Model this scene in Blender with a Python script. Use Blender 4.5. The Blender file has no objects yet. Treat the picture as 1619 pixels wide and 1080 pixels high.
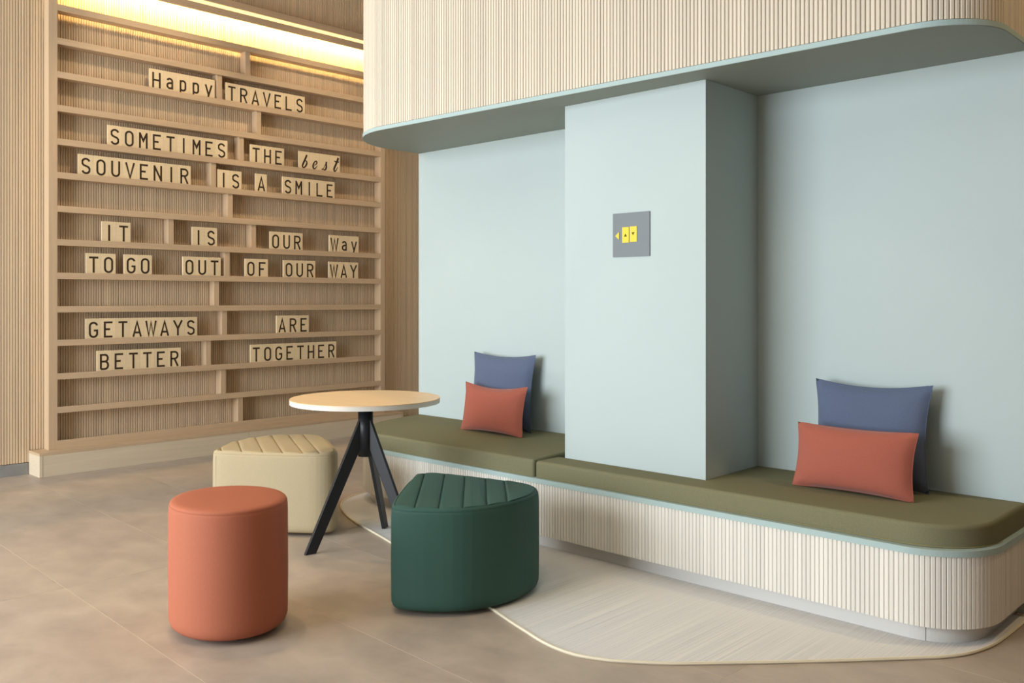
import bpy, bmesh, math, random
from mathutils import Vector, Matrix
random.seed(4)
PI = math.pi
scene = bpy.context.scene
C = scene.collection

# ------------------------------------------------------------------ camera
cam_d = bpy.data.cameras.new('camera')
cam = bpy.data.objects.new('camera', cam_d); C.objects.link(cam)
cam.location = (0, 0, 1.28)
cam.rotation_euler = (PI/2, 0, math.atan2(.6923, .7215))
cam_d.sensor_width = 36.0
cam_d.lens = 36.0*1438.77/1619.0
cam_d.shift_y = -67.0/1619.0
cam_d.clip_start = .05
scene.camera = cam

# ------------------------------------------------------------------ world, exposure
w = bpy.data.worlds.new('sky'); scene.world = w; w.use_nodes = True
w.node_tree.nodes['Background'].inputs[0].default_value = (.80, .90, 1.0, 1)
w.node_tree.nodes['Background'].inputs[1].default_value = .55
vs = scene.view_settings
vs.view_transform = 'Standard'; vs.look = 'None'; vs.gamma = 1.0; vs.use_curve_mapping = False
vs.exposure = 0.0

# ------------------------------------------------------------------ lights
def area(name, loc, target, sx, sy, power, col, spread=PI):
    d = bpy.data.lights.new(name, 'AREA'); d.shape = 'RECTANGLE'; d.size = sx; d.size_y = sy
    d.energy = power; d.color = col; d.spread = spread
    o = bpy.data.objects.new(name, d); C.objects.link(o); o.location = loc
    o.rotation_euler = (Vector(target)-Vector(loc)).to_track_quat('-Z', 'Y').to_euler()
    return o
def spot(name, loc, target, power, col, angle, blend=.4, r=.06):
    d = bpy.data.lights.new(name, 'SPOT'); d.energy = power; d.color = col
    d.spot_size = math.radians(angle); d.spot_blend = blend; d.shadow_soft_size = r
    o = bpy.data.objects.new(name, d); C.objects.link(o); o.location = loc
    o.rotation_euler = (Vector(target)-Vector(loc)).to_track_quat('-Z', 'Y').to_euler()
    return o
COOL = (.85, .93, 1.0)
WARM = (1.0, .69, .33)
area('window_daylight', (-4.8, -3.05, 1.8), (-4.2, 4, 1.6), 4.4, 3.0, 505, COOL)
for (x, y, p) in ((-4.1, .7, 55), (-4.1, 1.9, 105), (-4.3, 2.7, 70), (-1.6, 1.2, 75)):
    spot('downlight_beam', (x, y, 4.44), (x, y, 0), p, WARM, 36 if x < -2 else 66, .18 if x < -2 else .5)
for (x, y), t_, p in (((-4.9, .5), (-4.1, 3.75, .45), 45), ((-2.7, .6), (-1.9, 3.75, .45), 45), ((.45, 4.5), (-1.0, 3.9, 1.2), 130)):
    spot('tilted_downlight_beam', (x, y, 4.44), t_, p, WARM, 30 if x < 0 else 46, .4)
for y in (3.2, 4.7):
    spot('wall_washer_beam', (-5.5, y, 4.44), (-7.16, y+.1, 2.5), 100, (1.0, .80, .55), 52, .7)

# ------------------------------------------------------------------ helpers
def tag(o, label=None, cat=None, group=None, kind=None):
    if label: o['label'] = label
    if cat: o['category'] = cat
    if group: o['group'] = group
    if kind: o['kind'] = kind
    return o
def empty(name, loc=(0, 0, 0), rz=0):
    o = bpy.data.objects.new(name, None); C.objects.link(o)
    o.location = loc; o.rotation_euler = (0, 0, rz); o.empty_display_size = .1
    return o
def mobj(name, verts, faces, mat, parent=None, smooth=False):
    me = bpy.data.meshes.new(name); me.from_pydata(verts, [], faces); me.update()
    bm = bmesh.new(); bm.from_mesh(me)
    bmesh.ops.recalc_face_normals(bm, faces=bm.faces); bm.to_mesh(me); bm.free()
    return link(name, me, mat, parent, smooth)
def link(name, me, mat, parent=None, smooth=False):
    if mat and not me.materials: me.materials.append(mat)
    if smooth:
        for p in me.polygons: p.use_smooth = True
        me.set_sharp_from_angle(angle=math.radians(50))
    o = bpy.data.objects.new(name, me); C.objects.link(o); o.parent = parent
    return o
def bmobj(name, bm, mat, parent=None, smooth=False):
    me = bpy.data.meshes.new(name); bm.normal_update(); bm.to_mesh(me); bm.free()
    return link(name, me, mat, parent, smooth)
def box(name, x0, x1, y0, y1, z0, z1, mat, parent=None, bev=0.0, off=(0, 0, 0)):
    bm = bmesh.new()
    bmesh.ops.create_cube(bm, size=1)
    for v in bm.verts:
        v.co = Vector((x0 if v.co.x < 0 else x1, y0 if v.co.y < 0 else y1, z0 if v.co.z < 0 else z1)) - Vector(off)
    if bev: bmesh.ops.bevel(bm, geom=bm.edges[:], offset=bev, segments=2, profile=.7, affect='EDGES')
    return bmobj(name, bm, mat, parent)
def prism(name, poly, z0, z1, mat, parent=None, smooth=False, bev=0):
    n = len(poly)
    v = [(x, y, z0) for x, y in poly]+[(x, y, z1) for x, y in poly]
    f = [tuple(range(n))[::-1], tuple(range(n, 2*n))]+[(i, (i+1) % n, n+(i+1) % n, n+i) for i in range(n)]
    return mobj(name, v, f, mat, parent, smooth)
def tube(name, pts, r, mat, parent=None, closed=False, seg=6):
    n = len(pts); V = []; F = []
    P = [Vector(p) for p in pts]
    for i in range(n):
        a = P[(i-1) % n] if (closed or i) else P[i]; b = P[(i+1) % n] if (closed or i < n-1) else P[i]
        t = (b-a).normalized()
        up = Vector((0, 0, 1)) if abs(t.z) < .9 else Vector((1, 0, 0))
        s = t.cross(up).normalized(); u = s.cross(t)
        for k in range(seg):
            an = 2*PI*k/seg; V.append(P[i]+(s*math.cos(an)+u*math.sin(an))*r)
    for i in range(n if closed else n-1):
        j = (i+1) % n
        for k in range(seg):
            F.append((i*seg+k, j*seg+k, j*seg+(k+1) % seg, i*seg+(k+1) % seg))
    return mobj(name, V, F, mat, parent, True)
def clip(poly, nx, ny, d):
    out = []
    for i in range(len(poly)):
        a, b = poly[i], poly[(i+1) % len(poly)]
        da, db = a[0]*nx+a[1]*ny-d, b[0]*nx+b[1]*ny-d
        if da <= 0: out.append(a)
        if (da < 0 < db) or (db < 0 < da):
            t = da/(da-db); out.append((a[0]+t*(b[0]-a[0]), a[1]+t*(b[1]-a[1])))
    return out

# ------------------------------------------------------------------ materials
def srgb(r, g, b):
    f = lambda c: (c/255/12.92) if c/255 <= .04045 else ((c/255+.055)/1.055)**2.4
    return (f(r), f(g), f(b), 1)
def mat(name, col, rough=.6, spec=.4, metal=0, noise=None, bump=None, var=0.0, rnd=None, sheen=0, coat=0):
    """noise=(scale xyz, amount) brightness mottling; bump=(scale xyz, strength, distance); rnd='object'/'island' tint change per piece"""
    m = bpy.data.materials.new(name); m.use_nodes = True
    N = m.node_tree.nodes; L = m.node_tree.links; B = N['Principled BSDF']
    B.inputs['Roughness'].default_value = rough; B.inputs['Specular IOR Level'].default_value = spec
    B.inputs['Metallic'].default_value = metal; B.inputs['Sheen Weight'].default_value = sheen
    B.inputs['Coat Weight'].default_value = coat
    B.inputs['Base Color'].default_value = col
    tc = N.new('ShaderNodeTexCoord')
    def tex(scale, detail=4, coord='Object'):
        mp = N.new('ShaderNodeMapping'); mp.inputs['Scale'].default_value = scale
        L.new(tc.outputs[coord], mp.inputs['Vector'])
        nz = N.new('ShaderNodeTexNoise'); nz.inputs['Scale'].default_value = 1; nz.inputs['Detail'].default_value = detail
        L.new(mp.outputs[0], nz.inputs['Vector']); return nz.outputs['Fac']
    val = None
    if noise:
        mr = N.new('ShaderNodeMapRange'); mr.inputs['From Min'].default_value = .25; mr.inputs['From Max'].default_value = .75
        mr.inputs['To Min'].default_value = 1-noise[1]; mr.inputs['To Max'].default_value = 1+noise[1]
        L.new(tex(noise[0]), mr.inputs[0]); val = mr.outputs[0]
    if rnd:
        if rnd == 'object':
            r = N.new('ShaderNodeObjectInfo').outputs['Random']
        else:
            r = N.new('ShaderNodeNewGeometry').outputs['Random Per Island']
        mr = N.new('ShaderNodeMapRange'); mr.inputs['To Min'].default_value = 1-var; mr.inputs['To Max'].default_value = 1+var
        L.new(r, mr.inputs[0])
        if val:
            mu = N.new('ShaderNodeMath'); mu.operation = 'MULTIPLY'; L.new(val, mu.inputs[0]); L.new(mr.outputs[0], mu.inputs[1]); val = mu.outputs[0]
        else: val = mr.outputs[0]
    if val:
        hs = N.new('ShaderNodeHueSaturation'); hs.inputs['Color'].default_value = col
        L.new(val, hs.inputs['Value']); L.new(hs.outputs[0], B.inputs['Base Color'])
    if bump:
        bp = N.new('ShaderNodeBump'); bp.inputs['Strength'].default_value = bump[1]; bp.inputs['Distance'].default_value = bump[2]
        L.new(tex(bump[0], 3), bp.inputs['Height']); L.new(bp.outputs[0], B.inputs['Normal'])
    return m
def emit(name, col, strength):
    m = bpy.data.materials.new(name); m.use_nodes = True
    B = m.node_tree.nodes['Principled BSDF']; B.inputs['Base Color'].default_value = col
    B.inputs['Emission Color'].default_value = col; B.inputs['Emission Strength'].default_value = strength
    return m
OAK = srgb(200, 172, 139)
M = dict(
    slat=mat('oak wall slat', srgb(212, 186, 152), .55, .3, noise=((30, 30, 1.2), .08), rnd='island', var=.09),
    slat_back=mat('oak wall backing', srgb(196, 164, 126), .7, .2),
    pale=mat('pale ash slat', srgb(230, 225, 214), .5, .3, noise=((25, 25, 1.5), .05), rnd='object', var=.07),
    dimmed_slat=mat('dimmed ash slat', srgb(219, 206, 186), .5, .3, noise=((25, 25, 1.5), .05), rnd='object', var=.08),  # bench ash again, the bulkhead's dimmer, warmer light put into the colour
    pale_back=mat('pale ash backing', srgb(206, 184, 152), .7, .2),
    oak_h=mat('oak board along the wall', OAK, .5, .35, noise=((60, 2.2, 60), .07), rnd='object', var=.03),
    oak_p=mat('pale oak veneer', srgb(216, 199, 172), .5, .35, noise=((60, 2.2, 60), .06), rnd='object', var=.03),
    oak_v=mat('upright oak board', OAK, .5, .35, noise=((60, 60, 2.2), .07), rnd='object', var=.03),
    tile=mat('pale wood letter tile', srgb(232, 208, 168), .5, .3, noise=((8, 8, 40), .04), rnd='object', var=.05),
    ink=mat('dark brown letter paint', srgb(62, 48, 34), .6, .2),
    wall=mat('pale blue green paint', srgb(187, 200, 198), .6, .25, noise=((1.2, 1.2, 1.2), .02)),
    trim=mat('sage paint', srgb(172, 192, 189), .55, .3),
    soffit=mat('shade toned soffit', srgb(146, 152, 142), .6, .25),  # shade under the bulkhead is put into this darker tone
    dark_wall=mat('dark low bounce wall', srgb(120, 96, 72), .6, .3, noise=((20, 20, 1), .1)),  # unseen right wall, darkened to keep bounce off the column side
    plaster=mat('white plaster', srgb(225, 222, 215), .85, .1, noise=((2, 2, 2), .02)),
    kick=mat('pale grey kick board', srgb(214, 211, 206), .5, .35, noise=((2, 40, 40), .03)),
    skirt=mat('grey stone skirting', srgb(140, 138, 134), .7, .2, noise=((9, 9, 9), .12)),
    grout=mat('pale grout', srgb(200, 188, 168), .8, .1),
    olive=mat('olive wool upholstery', srgb(125, 122, 95), .95, .1, noise=((220, 220, 220), .10), bump=((600, 600, 600), .25, .0015), sheen=0),
    blue=mat('slate blue fabric', srgb(95, 106, 130), .95, .1, noise=((260, 260, 260), .08), bump=((700, 700, 700), .25, .0015), sheen=.2),
    terra=mat('terracotta fabric', srgb(168, 95, 78), .95, .1, noise=((260, 260, 260), .08), bump=((700, 700, 700), .25, .0015), sheen=.2),
    orange=mat('terracotta pouf upholstery', srgb(172, 101, 75), .75, .25, noise=((120, 120, 120), .03), bump=((500, 500, 500), .15, .001)),
    yellow=mat('mustard beige pouf upholstery', srgb(178, 162, 130), .7, .25, noise=((120, 120, 120), .03), bump=((500, 500, 500), .15, .001)),
    green=mat('dark green pouf upholstery', srgb(54, 86, 77), .7, .25, noise=((120, 120, 120), .04), bump=((500, 500, 500), .15, .001)),
    black=mat('black powder coated steel', srgb(34, 36, 40), .45, .4),
    foot=mat('black rubber foot', srgb(26, 26, 26), .8, .2),
    top=mat('light oak table top', srgb(236, 206, 164), .4, .4, noise=((3, 45, 3), .05)),
    edge=mat('pale table edge band', srgb(226, 220, 208), .5, .3),
    plate=mat('grey sign plate', srgb(122, 129, 134), .5, .3),
    sign=mat('yellow sign paint', srgb(228, 208, 66), .5, .3),
    signink=mat('dark olive sign mark', srgb(88, 80, 24), .6, .2),
    cream=mat('cream rug binding', srgb(226, 216, 192), .9, .1, bump=((300, 300, 300), .4, .002)),
    led=emit('warm led diffuser', (1.0, .78, .36, 1), 1.1),
    lampglow=emit('warm downlight lens', (1.0, .8, .55, 1), 4),
    frame=mat('dark window frame', srgb(60, 60, 60), .5, .3),
)
def stone_mat():
    m = bpy.data.materials.new('warm grey stone tile'); m.use_nodes = True
    N = m.node_tree.nodes; L = m.node_tree.links; B = N['Principled BSDF']
    tc = N.new('ShaderNodeTexCoord'); oi = N.new('ShaderNodeObjectInfo')
    add = N.new('ShaderNodeVectorMath'); add.operation = 'ADD'
    sc = N.new('ShaderNodeVectorMath'); sc.operation = 'SCALE'; sc.inputs['Scale'].default_value = 37
    cmb = N.new('ShaderNodeCombineXYZ'); L.new(oi.outputs['Random'], cmb.inputs[0]); L.new(oi.outputs['Random'], cmb.inputs[1])
    L.new(cmb.outputs[0], sc.inputs[0]); L.new(tc.outputs['Object'], add.inputs[0]); L.new(sc.outputs[0], add.inputs[1])
    mp = N.new('ShaderNodeMapping'); mp.inputs['Scale'].default_value = (1.7, 2.1, 1); L.new(add.outputs[0], mp.inputs[0])
    n1 = N.new('ShaderNodeTexNoise'); n1.inputs['Scale'].default_value = 2.4; n1.inputs['Detail'].default_value = 8; n1.inputs['Roughness'].default_value = .62
    n1.inputs['Distortion'].default_value = .25
    L.new(mp.outputs[0], n1.inputs['Vector'])
    cr = N.new('ShaderNodeValToRGB')
    cr.color_ramp.elements[0].position = .30; cr.color_ramp.elements[0].color = srgb(161, 147, 134)
    cr.color_ramp.elements[1].position = .72; cr.color_ramp.elements[1].color = srgb(185, 170, 154)
    L.new(n1.outputs['Fac'], cr.inputs[0])
    L.new(cr.outputs[0], B.inputs['Base Color'])
    mr = N.new('ShaderNodeMapRange'); mr.inputs['To Min'].default_value = .36; mr.inputs['To Max'].default_value = .52
    L.new(n1.outputs['Fac'], mr.inputs[0]); L.new(mr.outputs[0], B.inputs['Roughness'])
    B.inputs['Specular IOR Level'].default_value = .45
    return m
M['stone'] = stone_mat()
def rug_mat():
    m = bpy.data.materials.new('striped pale grey rug'); m.use_nodes = True
    N = m.node_tree.nodes; L = m.node_tree.links; B = N['Principled BSDF']
    tc = N.new('ShaderNodeTexCoord')
    def nz(s, d):
        mp = N.new('ShaderNodeMapping'); mp.inputs['Scale'].default_value = s; L.new(tc.outputs['Object'], mp.inputs[0])
        n = N.new('ShaderNodeTexNoise'); n.inputs['Scale'].default_value = 1; n.inputs['Detail'].default_value = d
        L.new(mp.outputs[0], n.inputs['Vector']); return n.outputs['Fac']
    a, b = nz((170, 1.2, 1), 2), nz((260, 260, 260), 2)
    mx = N.new('ShaderNodeMix'); mx.data_type = 'FLOAT'; mx.inputs[0].default_value = .3
    L.new(a, mx.inputs[2]); L.new(b, mx.inputs[3])
    cr = N.new('ShaderNodeValToRGB')
    cr.color_ramp.elements[0].position = .34; cr.color_ramp.elements[0].color = srgb(204, 205, 206)
    cr.color_ramp.elements[1].position = .62; cr.color_ramp.elements[1].color = srgb(226, 224, 220)
    L.new(mx.outputs[0], cr.inputs[0]); L.new(cr.outputs[0], B.inputs['Base Color'])
    bp = N.new('ShaderNodeBump'); bp.inputs['Strength'].default_value = .4; bp.inputs['Distance'].default_value = .003
    L.new(mx.outputs[0], bp.inputs['Height']); L.new(bp.outputs[0], B.inputs['Normal'])
    B.inputs['Roughness'].default_value = .95; B.inputs['Specular IOR Level'].default_value = .1
    return m
M['rug'] = rug_mat()

# ------------------------------------------------------------------ room shell
XW = -7.165           # face of the oak slats on the letter wall
CEIL = 4.5
RX0, RX1, RY0, RY1 = -7.185, 3.2, -3.2, 7.0
floor = tag(box('floor', RX0-.2, RX1+.2, RY0-.2, RY1+.2, -.12, -.0005, M['grout']), 'floor of large warm grey stone tiles', None, None, 'structure')
# tiles 0.64 x 1.28 turned a touch, each clipped to the room
ang = -.040
ca, sa = math.cos(ang), math.sin(ang)
TX, TY, GAP = 2.56, .642, .0013
ox, oy = -4.22, 1.537
room = [(RX0, RY0), (RX1, RY0), (RX1, RY1), (RX0, RY1)]
for i in range(-4, 8):
    for j in range(-9, 11):
        q = [(i*TX+GAP, j*TY+GAP), ((i+1)*TX-GAP, j*TY+GAP), ((i+1)*TX-GAP, (j+1)*TY-GAP), (i*TX+GAP, (j+1)*TY-GAP)]
        q = [(ox+x*ca-y*sa, oy+x*sa+y*ca) for x, y in q]
        for nx, ny, d in ((1, 0, RX1), (-1, 0, -RX0), (0, 1, RY1), (0, -1, -RY0)):
            if q: q = clip(q, nx, ny, d)
        if len(q) < 3: continue
        cxm = sum(p[0] for p in q)/len(q); cym = sum(p[1] for p in q)/len(q)
        t = prism('tile', [(x-cxm, y-cym) for x, y in q], -.0005, 0, M['stone'], floor); t.location = (cxm, cym, 0)
tag(box('ceiling', RX0-.2, RX1+.2, RY0-.2, RY1+.2, CEIL, CEIL+.1, M['plaster']), 'flat white ceiling', None, None, 'structure')
wl = tag(box('wall_left', RX0-.12, RX0, RY0, RY1, 0, CEIL, M['slat_back']), 'oak slatted wall carrying the letter shelf', None, None, 'structure')
def slat_sheet(y0, y1, z0, z1, pitch=.0190):
    V = []; F = []
    n = int((y1-y0)/pitch)
    for i in range(n):
        y = y0+i*pitch
        prof = [(RX0+.001, y), (XW-.003, y), (XW, y+.003), (XW, y+.0135), (XW-.003, y+.0165), (RX0+.001, y+.0165)]
        b = len(V)
        for z in (z0, z1): V += [(px, py, z) for px, py in prof]
        k = len(prof)
        F += [(b+a, b+a+1, b+k+a+1, b+k+a) for a in range(k-1)]
        F += [tuple(range(b, b+k)), tuple(range(b+k, b+2*k))]
    return V, F
for a, b in ((RY0, 2.37), (2.37, 5.695), (5.695, RY1)):
    z0 = .1735 if (a, b) == (2.37, 5.695) else .088
    V, F = slat_sheet(a, b, z0, CEIL)
    tag(mobj('slat_panel', V, F, M['slat'], wl), kind='stuff')
tag(box('baseboard_left', RX0, RX0+.03, RY0, 2.352, 0, .084, M['skirt'], bev=.002), 'grey stone skirting under the oak slats', None, None, 'structure')
tag(box('baseboard_far', RX0, RX0+.03, 5.705, RY1, 0, .084, M['skirt'], bev=.002), 'grey stone skirting past the shelf plinth', None, None, 'structure')
tag(box('wall_far', RX0, RX1, RY1, RY1+.12, 0, CEIL, M['plaster']), 'plain white far wall', None, None, 'structure')
tag(box('wall_right', RX1, RX1+.12, RY0, RY1, 0, CEIL, M['dark_wall']), 'unseen right wall, coloured dark to cut bounce light', None, None, 'structure')
# glazed side of the room, behind the camera
wb = tag(box('wall_back', RX0, RX1, RY0-.12, RY0, 3.3, CEIL, M['plaster']), 'white wall band above the glazing', None, None, 'structure')
box('pier', RX0, -7.05, RY0-.12, RY0, 0, 3.3, M['plaster'], wb)
box('pier', -2.55, RX1, RY0-.12, RY0, 0, 3.3, M['plaster'], wb)
wd = empty('window_1', (0, 0, 0)); tag(wd, 'tall dark framed window', None, None, 'structure')
for x in (-7.05, -5.57, -4.08, -2.6): box('window_frame', x, x+.05, RY0-.09, RY0-.02, .06, 3.24, M['frame'], wd)
for z in (0, 3.24): box('window_frame', -7.05, -2.55, RY0-.09, RY0-.02, z, z+.06, M['frame'], wd)

# ------------------------------------------------------------------ feature wall with column
XWL, XWR, YW, YC = -4.845, -1.03, 4.114, 3.632
wf = tag(box('wall_feature', XWL, XWR, YW, 5.2, .0, 2.29, M['wall']), 'pale blue green wall behind the bench', None, None, 'structure')
box('column', -3.1, -2.252, YC, YW-.0005, .3625, 2.2895, M['wall'], wf)

def path(xl, xr, yfl, yfr, rl, rr, ybl, ybr, inset=0.0):
    """U-shaped outline: left end from the back to the front, rounded corners, front, right end to the back"""
    pts = [(xl+inset, ybl)]
    n = 24
    for k in range(n+1):
        a = PI+PI/2*k/n
        pts.append((xl+rl+(rl-inset)*math.cos(a), yfl+rl+(rl-inset)*math.sin(a)))
    for k in range(n+1):
        a = 1.5*PI+PI/2*k/n
        pts.append((xr-rr+(rr-inset)*math.cos(a), yfr+rr+(rr-inset)*math.sin(a)))
    pts.append((xr-inset, ybr))
    return pts
def walk(pts, step):
    out = []; d = step/2
    for i in range(len(pts)-1):
        a, b = Vector(pts[i]), Vector(pts[i+1]); L = (b-a).length
        while d <= L:
            p = a+(b-a)*(d/L); out.append((p.x, p.y, math.atan2(b.y-a.y, b.x-a.x))); d += step
        d -= L
    return out
def slat_mesh(wd, dp, z0, z1, m):
    prof = [(-wd/2, dp), (-wd/2, .0025), (-wd/2+.0028, 0), (wd/2-.0028, 0), (wd/2, .0025), (wd/2, dp)]
    k = len(prof)
    V = [(x, y, z) for z in (z0, z1) for x, y in prof]
    F = [(a, (a+1) % k, k+(a+1) % k, k+a) for a in range(k)]+[tuple(range(k)), tuple(range(k, 2*k))]
    me = bpy.data.meshes.new('slat'); me.from_pydata(V, [], F); me.update()
    bm = bmesh.new(); bm.from_mesh(me); bmesh.ops.recalc_face_normals(bm, faces=bm.faces); bm.to_mesh(me); bm.free()
    me.materials.append(m); return me
def lay_slats(pts, pitch, me, parent, cap=299):
    s = walk(pts, pitch)[:cap]
    for x, y, a in s:
        o = bpy.data.objects.new('slat', me); C.objects.link(o); o.parent = parent
        o.location = (x, y, 0); o.rotation_euler = (0, 0, a)
    return len(s)
# bulkhead over the bench
BK = dict(xl=-4.84, xr=-1.035, yfl=3.385, yfr=3.505, rl=.5, rr=.27)
bulk = empty('bulkhead', (-2.9, 4.2, 2.29))
tag(bulk, 'curved bulkhead of pale wood slats over the bench', None, None, 'structure')
def rel(o):
    o.matrix_parent_inverse = o.parent.matrix_basis.inverted(); return o
rel(prism('edge_board', path(**BK, ybl=5.2, ybr=5.2, inset=-.006), 2.2915, 2.313, M['trim'], bulk))
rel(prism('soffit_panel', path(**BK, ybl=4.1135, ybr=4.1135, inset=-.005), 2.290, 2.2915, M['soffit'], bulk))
rel(prism('backing', path(**BK, ybl=5.2, ybr=5.2, inset=.011), 2.313, CEIL, M['pale_back'], bulk))
BKp = path(**BK, ybl=4.05, ybr=4.6)
sm = slat_mesh(.0160, .012, 2.3165, CEIL, M['dimmed_slat'])
nb = 0
for x, y, a in walk(BKp, .0189)[:299]:
    o = bpy.data.objects.new('slat', sm); C.objects.link(o); o.parent = bulk; o.location = (x, y, 0); o.rotation_euler = (0, 0, a); rel(o); nb += 1
print('bulkhead slats', nb)

# ------------------------------------------------------------------ rug
rug_out = [(-4.86, 4.05), (-4.86, 3.75), (-4.83, 3.58), (-4.76, 3.43), (-4.64, 3.315), (-4.468, 3.219), (-4.265, 3.138), (-3.994, 3.065), (-3.737, 2.992),
           (-3.2, 2.822), (-2.693, 2.657), (-2.5, 2.592), (-2.383, 2.556), (-2.27, 2.522), (-2.18, 2.507), (-2.10, 2.508), (-2.045, 2.523), (-1.97, 2.556), (-1.905, 2.6), (-1.82, 2.665),
           (-1.736, 2.745), (-1.43, 3.067), (-1.199, 3.327), (-1.13, 3.41), (-1.083, 3.494), (-1.052, 3.60), (-1.037, 3.711), (-1.03, 3.927), (-1.03, 4.05)]
rug = empty('rug', (-2.6, 3.1, 0)); tag(rug, 'pale grey striped rug with cream binding running under the bench', 'rug')
rel(prism('pile', rug_out, .0005, .007, M['rug'], rug))
sm_pts = []
for i in range(len(rug_out)-1):
    for k in range(4):
        t = k/4; p = [rug_out[max(0, min(len(rug_out)-1, i+q))] for q in (-1, 0, 1, 2)]
        sm_pts.append(tuple(.5*((2*p[1][c])+(-p[0][c]+p[2][c])*t+(2*p[0][c]-5*p[1][c]+4*p[2][c]-p[3][c])*t*t+(-p[0][c]+3*p[1][c]-3*p[2][c]+p[3][c])*t**3) for c in (0, 1))+(.006,))
sm_pts.append(rug_out[-1]+(.006,))
o = rel(tube('binding', sm_pts, .0062, M['cream'], rug)); o['label'] = 'cream corded binding'

# ------------------------------------------------------------------ bench
BN = dict(xl=-4.9, xr=-1.035, yfl=3.452, yfr=3.452, rl=.45, rr=.27)
bench = empty('bench', (-2.9, 3.8, 0)); tag(bench, 'long built-in bench faced with pale wood slats below the blue green wall', 'bench')
BNk = dict(BN)
kp = path(**BN, ybl=4.11, ybr=4.11, inset=.05)
cutx = -1.235
for lo, hi in ((-9, cutx-.0012), (cutx+.0012, 9)):
    q = clip(clip(kp, -1, 0, -lo), 1, 0, hi)
    rel(prism('kick_board', q, .0072, .10, M['kick'], bench))
rel(prism('carcass', path(**BN, ybl=4.11, ybr=4.11, inset=.0115), .10, .338, M['pale_back'], bench))
rel(prism('seat_board', path(**BN, ybl=4.112, ybr=4.112, inset=-.007), .338, .362, M['trim'], bench))
bsm = slat_mesh(.0170, .0115, .074, .3375, M['pale'])
nb = 0
for x, y, a in walk(path(**BN, ybl=4.1, ybr=4.1), .0183)[:299]:
    o = bpy.data.objects.new('slat', bsm); C.objects.link(o); o.parent = bench; o.location = (x, y, 0); o.rotation_euler = (0, 0, a); rel(o); nb += 1
print('bench slats', nb)

def cushion_slab(name, outline, z0, z1, label, crown=None, r=.017):
    """flat upholstered slab: filleted rim, plan outline possibly concave"""
    t = empty(name, (sum(p[0] for p in outline)/len(outline), sum(p[1] for p in outline)/len(outline), z0))
    tag(t, label, 'seat cushion', 'olive seat cushions on the bench')
    def tucked(e):
        m_ = (e.verts[0].co+e.verts[1].co)/2; dx = abs(e.verts[0].co.x-e.verts[1].co.x); dy = abs(e.verts[0].co.y-e.verts[1].co.y)
        return m_.y > 4.1 or (dy < 1e-4 and abs(m_.y-YC) < .01) or (dx < 1e-4 and abs(m_.x+2.249) < .01)
    bm = bmesh.new()
    vs_ = [bm.verts.new((x, y, z0)) for x, y in outline]
    f = bm.faces.new(vs_)
    ret = bmesh.ops.extrude_face_region(bm, geom=[f])
    tv = [v for v in ret['geom'] if isinstance(v, bmesh.types.BMVert)]
    for v in tv: v.co.z = z1
    bm.normal_update(); bmesh.ops.recalc_face_normals(bm, faces=bm.faces)
    te = [e for e in bm.edges if all(abs(v.co.z-z1) < 1e-5 for v in e.verts) and not tucked(e)]
    ve = [e for e in bm.edges if abs(e.verts[0].co.z-e.verts[1].co.z) > 1e-4 and e.calc_face_angle(0) > .6 and e.verts[0].co.y < 3.55]
    be = [e for e in bm.edges if all(abs(v.co.z-z0) < 1e-5 for v in e.verts)]
    bmesh.ops.bevel(bm, geom=te+ve, offset=r, segments=5, profile=.5, affect='EDGES')
    if crown:
        for v in bm.verts:
            if v.co.z > (z0+z1)/2: v.co.z += crown(v.co.x, v.co.y)
    body = bmobj('upholstery', bm, M['olive'], t, True); rel(body)
    wn = body.modifiers.new('normals', 'WEIGHTED_NORMAL'); wn.weight = 100; wn.keep_sharp = True
    return t
XJ = -3.163
def arc_pts(cx, cy, r, a0, a1, n=10):
    return [(cx+r*math.cos(a0+(a1-a0)*k/n), cy+r*math.sin(a0+(a1-a0)*k/n)) for k in range(n+1)]
lft = [(XJ-.004, 4.108), (-4.85, 4.108)]+arc_pts(-4.45, 3.862, .40, PI, 1.5*PI, 14)+[(XJ-.004, 3.462)]
cl = cushion_slab('seat_cushion', lft, .3625, .452, 'olive seat cushion left of the column, under the left pair of pillows',
                  crown=lambda x, y: .030*max(0, min(1, (y-3.5)/.6)))
rgt = ([(XJ+.004, 3.462)]+arc_pts(-1.305, 3.732, .255, 1.5*PI, 2*PI, 12)[:]+[(-1.05, 4.108), (-2.249, 4.108), (-2.249, YC-.003), (XJ+.004, YC-.003)])
cr_ = cushion_slab('seat_cushion', rgt, .3625, .448, 'olive seat cushion running in front of the column to the bench end',
                   crown=lambda x, y: .004*max(0, min(1, (y-3.5)/.6)))
def seam(pts, parent, m, r=.0011):
    o = rel(tube('seam', pts, r, m, parent, seg=5)); return o
M['thread'] = mat('pale olive thread', srgb(150, 142, 104), .9, .1)
seam([(XJ+.02, 3.4612, .372)]+[(x, y, .372) for x, y in arc_pts(-1.305, 3.732, .2715, 1.5*PI, 2*PI, 12)], cr_.children[0], M['thread'])
seam([(XJ-.02, 3.4612, .372)]+[(x, y, .372) for x, y in arc_pts(-4.45, 3.862, .4012, 1.5*PI, PI, 12)], cl.children[0], M['thread'])

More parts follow.
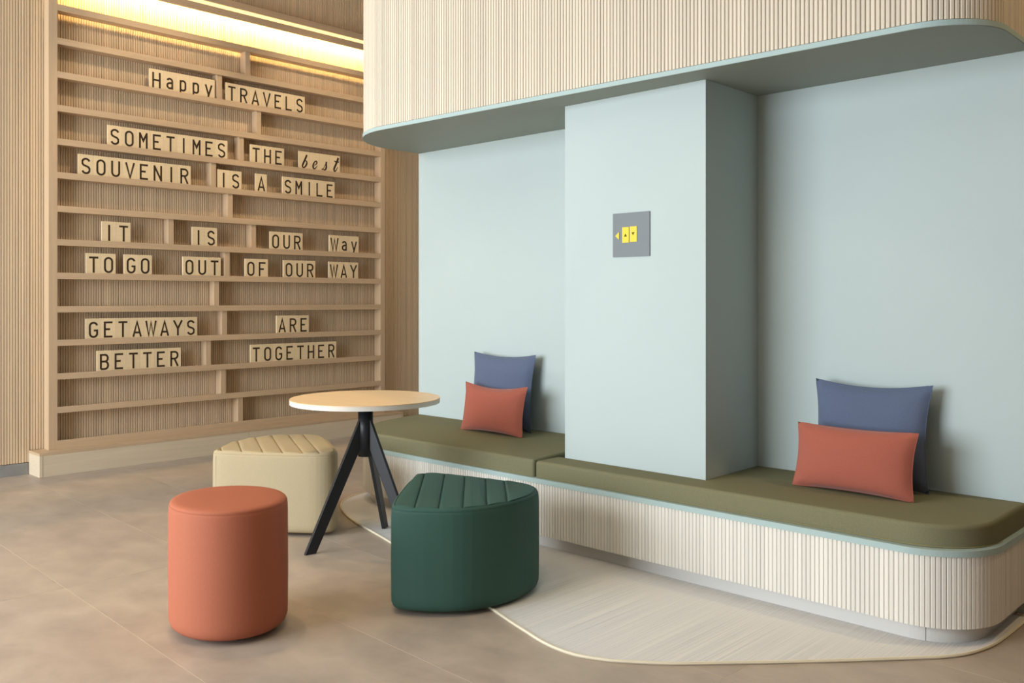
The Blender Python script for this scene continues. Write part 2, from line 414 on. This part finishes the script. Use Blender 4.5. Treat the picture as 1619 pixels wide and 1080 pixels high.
# ------------------------------------------------------------------ pillows
def pillow(name, wd, ht, th, loc, lean, rz, m, label, roll=0.0, pinch=.05, seed=0, slump=0.0):
    rnd = random.Random(seed)
    N = 26
    ph = [rnd.uniform(0, 6.28) for _ in range(6)]
    def outline(u, v):
        x = wd/2*u*(1-pinch*(1-v*v)**1.0)
        z = ht/2*v*(1-pinch*1.25*(1-u*u)**1.0)
        if slump: z -= slump*ht*(1-u*u)*(v+1)/2
        return x, z
    V = []; idx = {}
    for s in (1, -1):
        for i in range(N+1):
            for j in range(N+1):
                u = -1+2*i/N; v = -1+2*j/N
                edge = i in (0, N) or j in (0, N)
                if s < 0 and edge: idx[(s, i, j)] = idx[(1, i, j)]; continue
                x, z = outline(u, v)
                t = th/2*((1-abs(u)**2.6)*(1-abs(v)**2.6))**.55
                t *= 1+.05*math.sin(3*u+ph[0])*math.sin(2.6*v+ph[1])
                # creases running in from the corners
                d = min(abs(abs(u)-abs(v)), .5)
                t -= .006*max(0, abs(u*v)-.35)*math.cos(16*(abs(u)-abs(v))+ph[2])*(0 if edge else 1)
                idx[(s, i, j)] = len(V); V.append((x, -s*max(t, .003 if not edge else 0), z+ht/2))
    F = []
    for s in (1, -1):
        for i in range(N):
            for j in range(N):
                F.append((idx[(s, i, j)], idx[(s, i+1, j)], idx[(s, i+1, j+1)], idx[(s, i, j+1)]))
    root = empty(name, loc, rz); tag(root, label, 'pillow', 'pillows on the bench')
    o = mobj('cover', V, F, m, root, True); o.rotation_euler = (-lean, roll, 0)
    rim = []
    for i in range(N+1): rim.append((-1+2*i/N, -1))
    for j in range(1, N+1): rim.append((1, -1+2*j/N))
    for i in range(N-1, -1, -1): rim.append((-1+2*i/N, 1))
    for j in range(N-1, 0, -1): rim.append((-1, -1+2*j/N))
    p = tube('seam', [(outline(u, v)[0], 0, outline(u, v)[1]+ht/2) for u, v in rim if abs(u)+abs(v) < 1.95], .0016, m, o, closed=True, seg=5)
    return root
pillow('pillow', .535, .468, .115, (-3.95, 4.0, .4785), .10, 0, M['blue'], 'square slate blue pillow behind the orange one, left of the column', seed=1, pinch=.085)
pillow('pillow', .53, .298, .12, (-3.885, 3.862, .4715), .15, .0, M['terra'], 'terracotta lumbar pillow leaning on the blue pillow left of the column', roll=.0, seed=2, pinch=.075, slump=.05)
pillow('pillow', .525, .462, .115, (-1.65, 3.985, .4535), .11, 0, M['blue'], 'square slate blue pillow behind the orange one, at the right bench end', seed=3, pinch=.095)
pillow('pillow', .53, .282, .13, (-1.647, 3.80, .4515), .20, .0, M['terra'], 'terracotta lumbar pillow leaning on the blue pillow at the right bench end', seed=4, pinch=.06)

# ------------------------------------------------------------------ lift sign on the column
sg = empty('wall_sign', (-2.671, YC, 1.597)); tag(sg, 'square grey lift sign with yellow pictograms on the column', 'sign')
def sbox(nm, x0, x1, z0, z1, y0, y1, m, p=sg, b=.001):
    return rel(box(nm, x0, x1, y0, y1, z0, z1, m, p, bev=b))
sbox('plate', -2.782, -2.560, 1.4885, 1.7055, YC-.006, YC-.0005, M['plate'])
px = lambda u: -2.782+.222*(u-272)/(792-272)          # photo offsets across the plate
pz = lambda v: 1.7055-.217*(v-232)/(862-232)
d1 = sbox('door_symbol', px(412), px(509), pz(660), pz(437), YC-.0088, YC-.006, M['sign']); d1.__setitem__('label', 'yellow door leaf with up arrow')
d2 = sbox('door_symbol', px(521), px(621), pz(654), pz(432), YC-.0088, YC-.006, M['sign']); d2.__setitem__('label', 'yellow door leaf with down arrow')
def tri(nm, pts, y0, y1, m, par=None):
    V = [(a, y, b) for y in (y0, y1) for a, b in pts]
    return rel(mobj(nm, V, [(0, 1, 2), (3, 4, 5), (0, 1, 4, 3), (1, 2, 5, 4), (2, 0, 3, 5)], m, par or sg))
tri('arrow', [(px(312), pz(556)), (px(368), pz(498)), (px(368), pz(614))], YC-.0088, YC-.006, M['sign'])
tri('arrow', [(px(440), pz(574)), (px(480), pz(572)), (px(461), pz(530))], YC-.0098, YC-.0088, M['signink'], d1)
tri('arrow', [(px(549), pz(517)), (px(588), pz(515)), (px(568), pz(558))], YC-.0098, YC-.0088, M['signink'], d2)

# ------------------------------------------------------------------ plinth and letter shelf
XP, ZP = -6.943, .173
pl = empty('plinth', (-7.05, 4.0, 0)); tag(pl, 'low oak plinth along the floor under the letter shelf', 'plinth')
rel(box('top_board', -7.160, XP, 2.356, 5.70, ZP-.018, ZP, M['oak_h'], pl, bev=.0012))
rel(box('end_board', -7.160, XP, 2.356, 2.378, 0.0005, ZP-.0185, M['oak_p'], pl, bev=.0012))
ys = [2.3795, 4.02, 5.6785]
for a, b in zip(ys[:-1], ys[1:]):
    rel(box('front_board', XP-.020, XP-.0015, a, b-.0015, .0005, ZP-.0185, M['oak_p'], pl, bev=.0008))
rel(box('end_board', -7.160, XP, 5.68, 5.70, 0.0005, ZP-.0185, M['oak_h'], pl, bev=.0012))
XF, XB = -7.058, -7.1535
YL0, YL1, YR0, YR1 = 2.458, 2.520, 5.506, 5.560
ZS = [3.456-.2476*k for k in range(14)]
TH, LIP, TRAY = .046, .012, .022
sh = empty('letter_shelf', (XB, 4.0, ZP)); tag(sh, 'tall oak letter shelf with narrow ledges on the slatted wall', 'shelf')
for a, b in ((YL0, YL1), (YR0, YR1)):
    rel(box('post', XB, XF, a, b, ZP+.0005, 4.35, M['oak_v'], sh, bev=.0012))
for k, z in enumerate(ZS):
    zb = z-TH if k < 13 else ZP+.0005
    prof = [(XB, zb), (XF, zb), (XF, z), (XF-LIP, z), (XF-LIP, z-TRAY), (XB, z-TRAY)]
    n = 6; V = [(x, y, zz) for y in (YL1, YR0) for x, zz in prof]
    F = [(0, 1, 4, 5), (1, 2, 3, 4), (6, 11, 10, 7), (7, 10, 9, 8)]+[(i, (i+1) % n, n+(i+1) % n, n+i) for i in range(n)]
    rel(mobj('ledge', V, F, M['oak_h'], sh))
DIV = [(0, 395.5), (1, 351), (2, 413), (3, 385.5), (4, 341.5), (5, 368), (6, 274.7), (6, 404.7), (7, 363.3), (8, 346.5), (9, 359), (10, 333.7), (11, 357.2), (12, 384)]
def wall_y(u, x):      # where the sight line at photo column u meets the plane X = x
    c = (u-809.5)/1438.77
    return x*(c*.6923+.7215)/(c*.7215-.6923)
for k, u in DIV:
    y1 = wall_y(u, XF-LIP-.001)
    rel(box('divider', XB, XF-LIP-.0005, y1-.046, y1, ZS[k+1]-TRAY, ZS[k]-TH, M['oak_v'], sh, bev=.001))
# lit header: upper fascia, glowing slot, lower fascia, and the strip lamp that washes the slats
rel(box('header_fascia', XF-.020, XF, YL1, YR0, 3.758, 3.812, M['oak_h'], sh))
rel(box('header_fascia', XF-.016, XF-.002, YL1, YR0, 3.664, 3.724, M['oak_h'], sh))
rel(box('header_lid', XB, XF-.016, YL1, YR0, 3.764, 3.78, M['oak_h'], sh))
o = rel(box('led_diffuser', XF-.020, XF-.012, YL1, YR0, 3.7245, 3.7575, M['led'], sh)); o['label'] = 'glowing warm light slot'
cv = area('cove_strip', (XF-.035, (YL1+YR0)/2, 3.735), (XF-.075, (YL1+YR0)/2, 3.55), .014, YR0-YL1-.04, 52, (1.0, .74, .30))
cv.rotation_euler = (0, math.radians(16), 0)

# ------------------------------------------------------------------ letter tiles
def arcp(cx, cy, rx, ry, a0, a1, n=10):
    return [(cx+rx*math.cos(math.radians(a0+(a1-a0)*k/n)), cy+ry*math.sin(math.radians(a0+(a1-a0)*k/n))) for k in range(n+1)]
W_ = .56; H_ = 1.0; S_ = .118                          # glyph box in cap heights, stroke width
l, r, b, t = S_/2, W_-S_/2, S_/2, 1-S_/2
mx = W_/2; cr = W_/2-S_/2
def G():
    g = {}
    g['A'] = [[(l*.6, 0), (mx, t), (W_-l*.6, 0)], [(.13, .27), (W_-.13, .27)]]
    g['B'] = [[(l, b), (l, t), (r-.2, t)]+arcp(r-.2, .755, .19, .755-t and t-.755, 90, -90, 8)[0:]+[(r-.2, 2*.755-t)],
              [(l, .525), (r-.2, .525)]+arcp(r-.2, (.525+b)/2, .2, (.525-b)/2, 90, -90, 8)+[(l, b)]]
    g['B'][0] = [(l, b), (l, t), (r-.19, t)]+arcp(r-.19, (.525+t)/2, .17, (t-.525)/2, 90, -90, 8)
    g['E'] = [[(W_-.03, t), (l, t), (l, b), (W_-.03, b)], [(l, .52), (W_-.18, .52)]]
    g['F'] = [[(W_-.03, t), (l, t), (l, 0)], [(l, .5), (W_-.16, .5)]]
    g['G'] = [arcp(mx, t-cr, cr, cr, 15, 180, 10)+[(l, b+cr)]+arcp(mx, b+cr, cr, cr, 180, 360, 10)+[(r, .46), (mx+.02, .46)]]
    g['H'] = [[(l, 0), (l, 1)], [(r, 0), (r, 1)], [(l, .5), (r, .5)]]
    g['I'] = [[(mx, 0), (mx, 1)]]
    g['L'] = [[(l, 1), (l, b), (W_-.03, b)]]
    g['M'] = [[(l, 0), (l, 1)], [(r, 0), (r, 1)], [(l, .95), (mx, .48), (r, .95)]]
    g['N'] = [[(l, 0), (l, 1)], [(r, 0), (r, 1)], [(l, .94), (r, .06)]]
    o_ = arcp(mx, t-cr, cr, cr, 0, 180, 12)+arcp(mx, b+cr, cr, cr, 180, 360, 12)
    g['O'] = [o_+[o_[0]]]
    g['R'] = [[(l, 0), (l, t), (r-.2, t)]+arcp(r-.2, (.5+t)/2, .2, (t-.5)/2, 90, -90, 10)+[(l, .5)], [(mx, .5), (r+.01, 0)]]
    g['S'] = [arcp(mx, t-cr, cr, cr, 20, 180, 9)+arcp(mx, .76-.015, cr, .245, 182, 232, 4)+[(mx, .5)]+arcp(mx, .255, cr, .245, 52, 0, 4)+arcp(mx, b+cr, cr, cr, 0, -160, 9)]
    g['T'] = [[(0, t), (W_, t)], [(mx, 0), (mx, t)]]
    g['U'] = [[(l, 1), (l, b+cr)]+arcp(mx, b+cr, cr, cr, 180, 360, 12)+[(r, 1)]]
    g['V'] = [[(.02, 1), (mx, .04), (W_-.02, 1)]]
    g['W'] = [[(-.04, 1), (.13, .04), (mx, .9), (W_-.13, .04), (W_+.04, 1)]]
    g['Y'] = [[(0, 1), (mx, .46), (W_, 1)], [(mx, .48), (mx, 0)]]
    xh = .74; xr = .17
    g['a'] = [arcp(mx-.01, xh-S_/2-xr, xr, xr, 160, 0, 9)+[(mx-.01+xr, 0)], arcp(mx, .225, .18, .17, 65, 300, 14)+[(mx-.01+xr, .13)], [(mx+.16, .41), (mx-.02, .40)]]
    g['p'] = [[(.1, -.19), (.1, xh-.02)], [(.1, xh-.14)]+arcp(.27, xh-S_/2-xr, xr, xr, 130, 0, 8)+[(.44, .22)]+arcp(.27, .22, xr, xr, 0, -130, 8)+[(.1, .15)]]
    g['y'] = [[(.06, xh), (mx, .03)], [(W_-.06, xh), (mx, .03), (mx-.07, -.19)]]
    return g
GL = G()
def ribbon(poly, w, z=0.0):
    """constant-width stroke with mitred joints: returns 2-D verts and quads"""
    P = [Vector(p) for p in poly]
    Q = [P[0]]
    for p in P[1:]:
        if (p-Q[-1]).length > 1e-4: Q.append(p)
    closed = (Q[0]-Q[-1]).length < 1e-3
    if closed: Q = Q[:-1]
    n = len(Q); V = []; F = []
    for i in range(n):
        a = Q[i-1] if (i or closed) else None; c = Q[(i+1) % n] if (i < n-1 or closed) else None
        d1 = (Q[i]-a).normalized() if a is not None else None; d2 = (c-Q[i]).normalized() if c is not None else None
        if d1 is None: d1 = d2
        if d2 is None: d2 = d1
        n1 = Vector((-d1.y, d1.x)); n2 = Vector((-d2.y, d2.x)); m_ = (n1+n2)
        m_ = m_.normalized() if m_.length > 1e-4 else n1
        k = 1/max(m_.dot(n1), .42)
        V += [Q[i]+m_*w/2*k, Q[i]-m_*w/2*k]
    for i in range(n if closed else n-1):
        j = (i+1) % n; F.append((2*i, 2*i+1, 2*j+1, 2*j))
    return [tuple(v) for v in V], F
def brush(pts):
    """script stroke: (x, y, width) samples"""
    V = []; F = []
    for i, (x, y, w_) in enumerate(pts):
        a = pts[max(0, i-1)]; c = pts[min(len(pts)-1, i+1)]
        d = Vector((c[0]-a[0], c[1]-a[1])).normalized(); nn = Vector((-d.y, d.x))
        w_ = w_*1.2+.012
        V += [(x+nn.x*w_/2, y+nn.y*w_/2), (x-nn.x*w_/2, y-nn.y*w_/2)]
    for i in range(len(pts)-1): F.append((2*i, 2*i+1, 2*i+3, 2*i+2))
    return V, F
def smooth_brush(key, sub=6):
    out = []
    n = len(key)
    for i in range(n-1):
        p = [key[max(0, min(n-1, i+q))] for q in (-1, 0, 1, 2)]
        for k in range(sub):
            tt = k/sub
            out.append(tuple(.5*((2*p[1][c])+(-p[0][c]+p[2][c])*tt+(2*p[0][c]-5*p[1][c]+4*p[2][c]-p[3][c])*tt*tt+(-p[0][c]+3*p[1][c]-3*p[2][c]+p[3][c])*tt**3) for c in range(3)))
    out.append(key[-1]); return out
SCR = {   # slanted brush lettering of the word best, in cap heights
    'b': [[(.50, .98, .10), (.36, .66, .11), (.20, .34, .11), (.12, .12, .09), (.19, .02, .06), (.33, .07, .08), (.46, .25, .10), (.50, .42, .08), (.43, .53, .06), (.32, .50, .03)]],
    'e': [[(.26, .28, .03), (.40, .37, .05), (.47, .51, .08), (.41, .60, .07), (.29, .55, .06), (.17, .35, .10), (.14, .15, .11), (.22, .03, .08), (.36, .08, .05), (.50, .28, .025)]],
    's': [[(.02, .02, .02), (.18, .20, .025), (.40, .60, .04)], [(.41, .66, .10), (.39, .46, .10), (.40, .26, .11), (.33, .08, .09), (.22, .02, .06), (.12, .08, .03)], [(.0, .03, .05), (.12, .10, .05)]],
    't': [[(.58, 1.06, .13), (.46, .76, .12), (.32, .46, .12), (.20, .20, .12), (.22, .04, .09), (.34, .06, .06), (.44, .2, .04), (.53, .36, .025)], [(.22, .80, .05), (.42, .73, .09), (.64, .77, .05)]],
}
CAP = .123
glyph_cache = {}
def glyph_mesh(ch, script):
    key = (ch, script)
    if key in glyph_cache: return glyph_cache[key]
    V = []; F = []
    if script:
        parts = [brush(smooth_brush(s)) for s in SCR[ch]]
    else:
        parts = [ribbon(s, S_) for s in GL[ch]]
    for k, (v, f) in enumerate(parts):
        b0 = len(V)
        dz = .0009+.00005*k
        V += [(dz, (x-W_/2)*CAP, y*CAP) for x, y in v]; F += [tuple(b0+i for i in q) for q in f]
    me = bpy.data.meshes.new('letter'); me.from_pydata(V, [], F); me.update()
    bm = bmesh.new(); bm.from_mesh(me)
    r_ = bmesh.ops.extrude_face_region(bm, geom=bm.faces[:])
    for v in r_['geom']:
        if isinstance(v, bmesh.types.BMVert): v.co.x = 0.0001
    bmesh.ops.recalc_face_normals(bm, faces=bm.faces); bm.to_mesh(me); bm.free()
    me.materials.append(M['ink']); glyph_cache[key] = me
    return me
TW, TD, THT = .1115, .016, .153+TRAY
tbm = bmesh.new(); bmesh.ops.create_cube(tbm, size=1)
for v in tbm.verts: v.co = Vector((v.co.x*TD-TD/2, v.co.y*(TW-.0008), (v.co.z+.5)*THT))
bmesh.ops.bevel(tbm, geom=tbm.edges[:], offset=.0007, segments=1, affect='EDGES')
tile_me = bpy.data.meshes.new('block'); tbm.to_mesh(tile_me); tbm.free(); tile_me.materials.append(M['tile'])
XT = -7.074
ORD = ['first', 'second', 'third', 'fourth', 'fifth', 'sixth', 'seventh', 'eighth', 'ninth']
WORDS = [  # ledge row, photo column of the left edge, word, context
    (1, 236.5, 'Happy', 'the top word Happy'), (1, 357, 'TRAVELS', 'the top word TRAVELS'),
    (3, 170, 'SOMETIMES', 'the word SOMETIMES'), (3, 395.8, 'THE', 'the word THE beside SOMETIMES'), (3, 472.7, 'best', 'the script word best'),
    (4, 123.7, 'SOUVENIR', 'the word SOUVENIR'), (4, 343.9, 'IS', 'the word IS after SOUVENIR'), (4, 404.1, 'A', 'the one-letter word A before SMILE'), (4, 446.7, 'SMILE', 'the word SMILE'),
    (6, 160.8, 'IT', 'the word IT'), (6, 303.8, 'IS', 'the word IS after IT'), (6, 426.9, 'OUR', 'the upper word OUR'), (6, 520.9, 'Way', 'the word Way with small letters'),
    (7, 136.1, 'TO', 'the word TO before GO'), (7, 196, 'GO', 'the word GO'), (7, 289.2, 'OUT', 'the word OUT'), (7, 387.4, 'OF', 'the word OF'), (7, 448.2, 'OUR', 'the lower word OUR'), (7, 520, 'WAY', 'the all-capitals word WAY'),
    (9, 135.8, 'GETAWAYS', 'the word GETAWAYS'), (9, 437.4, 'ARE', 'the word ARE'),
    (10, 153.4, 'BETTER', 'the word BETTER'), (10, 396, 'TOGETHER', 'the word TOGETHER')]
for row, u, word, ctx in WORDS:
    y0 = wall_y(u, XT); z = ZS[row+1]-TRAY
    for i, ch in enumerate(word):
        y = y0+TW*(i+.5)
        root = bpy.data.objects.new('letter_tile', None); C.objects.link(root); root.location = (XT, y, z+.0003); root.empty_display_size = .05
        lab = 'pale wood tile with the letter %s, %s of %s' % (ch, ORD[i] if len(word) > 1 else 'only tile', ctx)
        tag(root, lab, 'letter tile', 'letter tiles on the oak shelf')
        bo = bpy.data.objects.new('block', tile_me); C.objects.link(bo); bo.parent = root
        lo = bpy.data.objects.new('letter', glyph_mesh(ch, word == 'best')); C.objects.link(lo); lo.parent = root
        lo.location = (0, 0, TRAY+.005+(.008 if ch in 'apy' else 0))

# ------------------------------------------------------------------ poufs
def support_loop(core, rr, n=144):
    out = []
    for k in range(n):
        a = 2*PI*k/n; nx, ny = math.cos(a), math.sin(a)
        p = max(core, key=lambda c: c[0]*nx+c[1]*ny)
        out.append((p[0]+rr*nx, p[1]+rr*ny))
    return out
def inset_convex(poly, d):
    q = poly[:]
    n = len(poly)
    for i in range(n):
        a, b_ = poly[i], poly[(i+1) % n]
        ex, ey = b_[0]-a[0], b_[1]-a[1]; L = math.hypot(ex, ey)
        if L < 1e-6: continue
        nx, ny = ey/L, -ex/L                      # outward for counter-clockwise
        q = clip(q, nx, ny, a[0]*nx+a[1]*ny-d)
    return q
def ccw(poly):
    s = sum(poly[i][0]*poly[(i+1) % len(poly)][1]-poly[(i+1) % len(poly)][0]*poly[i][1] for i in range(len(poly)))
    return poly if s > 0 else poly[::-1]
def circle3(a, m_, c, n=24):
    ax, ay = a; bx, by = m_; cx, cy = c
    d = 2*(ax*(by-cy)+bx*(cy-ay)+cx*(ay-by))
    ux = ((ax*ax+ay*ay)*(by-cy)+(bx*bx+by*by)*(cy-ay)+(cx*cx+cy*cy)*(ay-by))/d
    uy = ((ax*ax+ay*ay)*(cx-bx)+(bx*bx+by*by)*(ax-cx)+(cx*cx+cy*cy)*(bx-ax))/d
    R = math.hypot(ax-ux, ay-uy)
    a0 = math.atan2(ay-uy, ax-ux); a1 = math.atan2(cy-uy, cx-ux); am = math.atan2(by-uy, bx-ux)
    while a1 < a0: a1 += 2*PI
    while am < a0: am += 2*PI
    if am > a1: a1 -= 2*PI
    return [(ux+R*math.cos(a0+(a1-a0)*k/n), uy+R*math.sin(a0+(a1-a0)*k/n)) for k in range(n+1)]
def pouf(name, foot, rr, z0, zt, m, label, quilt=None, seams=(), feet=()):
    foot = ccw(foot); cx = sum(p[0] for p in foot)/len(foot); cy = sum(p[1] for p in foot)/len(foot)
    foot = [(x-cx, y-cy) for x, y in foot]
    core = inset_convex(foot, rr)
    root = empty(name, (cx, cy, 0)); tag(root, label, 'pouf', 'upholstered poufs')
    prof = [(-.034, z0), (-.018, z0+.004), (-.007, z0+.014), (-.001, z0+.030), (0, z0+.055), (.001, z0+.2), (0, zt-.055), (-.001, zt-.028), (-.0025, zt-.018),
            (-.0045, zt-.0155), (-.0038, zt-.0135), (-.0065, zt-.007), (-.013, zt-.002)]
    if quilt is None: prof += [(-.035, zt+.001), (-.07, zt+.0035), (-rr*.9, zt+.006)]
    else: prof += [(-.022, zt-.008)]
    N = 144; V = []; F = []
    for d, z in prof: V += [(x, y, z) for x, y in support_loop(core, rr+d, N)]
    for a in range(len(prof)-1):
        for k in range(N): F.append((a*N+k, a*N+(k+1) % N, (a+1)*N+(k+1) % N, (a+1)*N+k))
    F.append(tuple(range(N))[::-1]); F.append(tuple(range((len(prof)-1)*N, len(prof)*N)))
    body = mobj('upholstery', V, F, m, root, True)
    tube('seam', [(x, y, zt-.0156) for x, y in support_loop(core, rr-.0034, N)], .0013, m, body, closed=True, seg=5)
    for nx, ny in seams:
        p = max(support_loop(core, rr, N), key=lambda q: q[0]*nx+q[1]*ny)
        tube('seam', [(p[0]*1.0005, p[1]*1.0005, z) for z in (z0+.03, z0+.1, zt-.1, zt-.03)], .0013, m, body, seg=5)
    if quilt:
        (qx, qy), through = quilt                      # stitch lines square to (qx, qy) through these points
        top = support_loop(core, rr-.016, N)
        cuts = [-9]+sorted((x-cx)*qx+(y-cy)*qy for x, y in through)+[9]
        for a, b_ in zip(cuts[:-1], cuts[1:]):
            q = clip(clip(top, qx, qy, b_-.0008), -qx, -qy, -(a+.0008))
            qq = []
            for p in q:
                if not qq or math.hypot(p[0]-qq[-1][0], p[1]-qq[-1][1]) > 1e-4: qq.append(p)
            if len(qq) < 4: continue
            if math.hypot(qq[0][0]-qq[-1][0], qq[0][1]-qq[-1][1]) < 1e-4: qq.pop()
            V = []; F = []
            rings = [(0, zt-.009), (.0015, zt-.0045), (.005, zt-.0008), (.012, zt+.0012), (.03, zt+.0022)]
            ccx = sum(p[0] for p in qq)/len(qq); ccy = sum(p[1] for p in qq)/len(qq)
            ext = min(max(abs((p[0]-ccx)*qx+(p[1]-ccy)*qy) for p in qq), .2)
            n = len(qq)
            for d, z in rings:
                sx = max(.05, 1-d/max(ext, .02))
                for p in qq:
                    du = (p[0]-ccx)*qx+(p[1]-ccy)*qy; dv = -(p[0]-ccx)*qy+(p[1]-ccy)*qx
                    L = max(abs((s[0]-ccx)*-qy+(s[1]-ccy)*qx) for s in qq)
                    du *= sx; dv *= max(.05, 1-d/max(L, .02))
                    V.append((ccx+du*qx-dv*qy, ccy+du*qy+dv*qx, z))
            for a_ in range(len(rings)-1):
                for k in range(n): F.append((a_*n+k, a_*n+(k+1) % n, (a_+1)*n+(k+1) % n, (a_+1)*n+k))
            F.append(tuple(range((len(rings)-1)*n, len(rings)*n)))
            mobj('quilt_panel', V, F, m, body, True)
    for fx, fy, fz in feet:
        bm = bmesh.new(); bmesh.ops.create_cone(bm, cap_ends=True, segments=16, radius1=.015, radius2=.018, depth=z0+.002-fz)
        for v in bm.verts: v.co += Vector((fx-cx, fy-cy, fz+(z0+.002-fz)/2+.0002))
        bmobj('foot', bm, M['foot'], root)
    return root
# oval pouf
ec, ea = (-3.275, 1.808), -.24
oval = []
for k in range(72):
    a = 2*PI*k/72; x, y = .252*math.cos(a), .222*math.sin(a)
    oval.append((ec[0]+x*math.cos(ea)-y*math.sin(ea), ec[1]+x*math.sin(ea)+y*math.cos(ea)))
pouf('pouf', oval, .15, .018, .503, M['orange'], 'tall oval terracotta pouf nearest the camera', feet=[(-3.12, 1.76, 0), (-3.25, 1.68, 0), (-3.42, 1.80, 0), (-3.25, 1.95, 0)])
# wedge poufs
def chaikin(p, n=2):
    for _ in range(n):
        q = []
        for i in range(len(p)):
            a, b_ = p[i], p[(i+1) % len(p)]
            q += [(a[0]*.75+b_[0]*.25, a[1]*.75+b_[1]*.25), (a[0]*.25+b_[0]*.75, a[1]*.25+b_[1]*.75)]
        p = q
    return p
def hull(pts):
    pts = sorted(pts); out = []
    for seq in (pts, pts[::-1]):
        h_ = []
        for p in seq:
            while len(h_) > 1 and (h_[-1][0]-h_[-2][0])*(p[1]-h_[-2][1])-(h_[-1][1]-h_[-2][1])*(p[0]-h_[-2][0]) <= 0: h_.pop()
            h_.append(p)
        out += h_[:-1]
    return out
yel = [(-4.615, 2.452), (-4.66, 2.475), (-4.86, 2.70), (-4.925, 2.953), (-4.85, 3.10), (-4.76, 3.185), (-4.66, 3.205), (-4.19, 2.975), (-4.10, 2.905), (-4.10, 2.84), (-4.16, 2.765), (-4.40, 2.59)]
pouf('pouf', chaikin(hull(yel)), .04, .016, .452, M['yellow'], 'wedge shaped beige pouf with quilted mustard top behind the oval one',
     quilt=((.443, .8965), [(-4.61, 2.50), (-4.53, 2.575), (-4.45, 2.654), (-4.354, 2.717), (-4.277, 2.792), (-4.193, 2.843)]), seams=[(.35, -.94)], feet=[(-4.25, 2.9, 0), (-4.55, 2.6, 0), (-4.65, 3.1, 0)])
gre = [(-2.89, 2.325), (-2.955, 2.35), (-3.22, 2.645), (-3.36, 2.83), (-3.365, 2.90), (-3.29, 2.955), (-3.06, 3.015), (-2.85, 3.055), (-2.75, 3.035), (-2.66, 2.945), (-2.615, 2.80), (-2.612, 2.67), (-2.655, 2.51), (-2.765, 2.395)]
pouf('pouf', chaikin(hull(gre)), .04, .016, .440, M['green'], 'wedge shaped dark green pouf with quilted top on the rug edge',
     quilt=((.694, .72), [(-2.98, 2.40), (-2.868, 2.418), (-2.785, 2.472), (-2.736, 2.56), (-2.682, 2.644), (-2.69, 2.77)]), feet=[(-2.88, 2.45, 0), (-2.78, 2.9, .0075), (-3.2, 2.86, .0075)])

# ------------------------------------------------------------------ table
TC = Vector((-3.848, 2.904, 0)); ZT, TR = .765, .388
tb = empty('side_table', TC); tag(tb, 'round light oak table on a black steel tripod', 'table')
def disc(name, r_, z0, z1, m, bev=.002):
    bm = bmesh.new(); bmesh.ops.create_cone(bm, cap_ends=True, segments=128, radius1=r_, radius2=r_, depth=z1-z0)
    for v in bm.verts: v.co.z += (z0+z1)/2
    if bev: bmesh.ops.bevel(bm, geom=[e for e in bm.edges if all(f.normal.z > .5 or abs(f.normal.z) < .5 for f in e.link_faces) and e.calc_face_angle(0) > 1], offset=bev, segments=2, affect='EDGES')
    o = bmobj(name, bm, m, tb); return o
tt = disc('table_top', TR, ZT-.004, ZT, M['top'], .001)
disc('edge_band', TR-.0005, ZT-.026, ZT-.004, M['edge'], 0).parent = tt
for nm, r_, z0, z1 in (('column', .039, .46, ZT-.0265),):
    bm = bmesh.new(); bmesh.ops.create_cone(bm, cap_ends=True, segments=40, radius1=r_, radius2=r_, depth=z1-z0)
    for v in bm.verts: v.co.z += (z0+z1)/2
    co = bmobj(nm, bm, M['black'], tb, True)
    co.modifiers.new('normals', 'WEIGHTED_NORMAL')
    for p in co.data.polygons: p.use_smooth = abs(p.normal.z) < .5
disc('mounting_plate', .13, ZT-.034, ZT-.0265, M['black'], 0)
def leg(an, z_foot, R=.315):
    """flat bar running from high on the column out to the floor, wide face tangential"""
    d = Vector((math.cos(an), math.sin(an), 0)); s = Vector((-d.y, d.x, 0))
    wd, th = .056, .019
    zt_ = .655
    # radial cross-section: parallelogram bar, cut level at the floor, vertical at the column
    prof = [(.036, zt_), (.036, zt_-.155), (R-.030, z_foot), (R+.030, z_foot)]
    V = [d*a+s*th*q+Vector((0, 0, z)) for q in (-.5*1.0, .5*1.0) for a, z in prof]
    F = [(0, 1, 2, 3), (7, 6, 5, 4)]+[(i, (i+1) % 4, 4+(i+1) % 4, 4+i) for i in range(4)]
    o = mobj('leg', V, F, M['black'], tb)
    bv = o.modifiers.new('edge', 'BEVEL'); bv.width = .0015; bv.segments = 2
leg(math.radians(-98), .0005); leg(math.radians(123), .0075); leg(math.radians(12), .0075)

# ------------------------------------------------------------------ ceiling downlights
for x, y, where in ((-4.1, .7, 'nearest the camera in the row by the letter shelf'), (-4.1, 1.9, 'above the oval pouf'), (-4.3, 2.7, 'above the round table'), (-1.6, 1.2, 'above the open floor by the camera'),
                    (-4.9, .5, 'tilted at the left seat cushion'), (-2.7, .6, 'tilted at the right seat cushion'), (.45, 4.5, 'tilted at the right end of the bench'),
                    (-5.5, 3.2, 'near end of the letter shelf, washing its letters'), (-5.5, 4.7, 'far end of the letter shelf, washing its letters')):
    dn = empty('downlight', (x, y, CEIL)); tag(dn, 'round recessed ceiling downlight '+where, 'downlight', 'ceiling downlights')
    bm = bmesh.new(); bmesh.ops.create_cone(bm, cap_ends=False, segments=24, radius1=.062, radius2=.055, depth=.012)
    for v in bm.verts: v.co.z -= .006
    bmobj('rim', bm, M['edge'], dn, True)
    bm = bmesh.new(); bmesh.ops.create_circle(bm, cap_ends=True, segments=24, radius=.055)
    for v in bm.verts: v.co.z -= .002
    bmobj('lens', bm, M['lampglow'], dn)
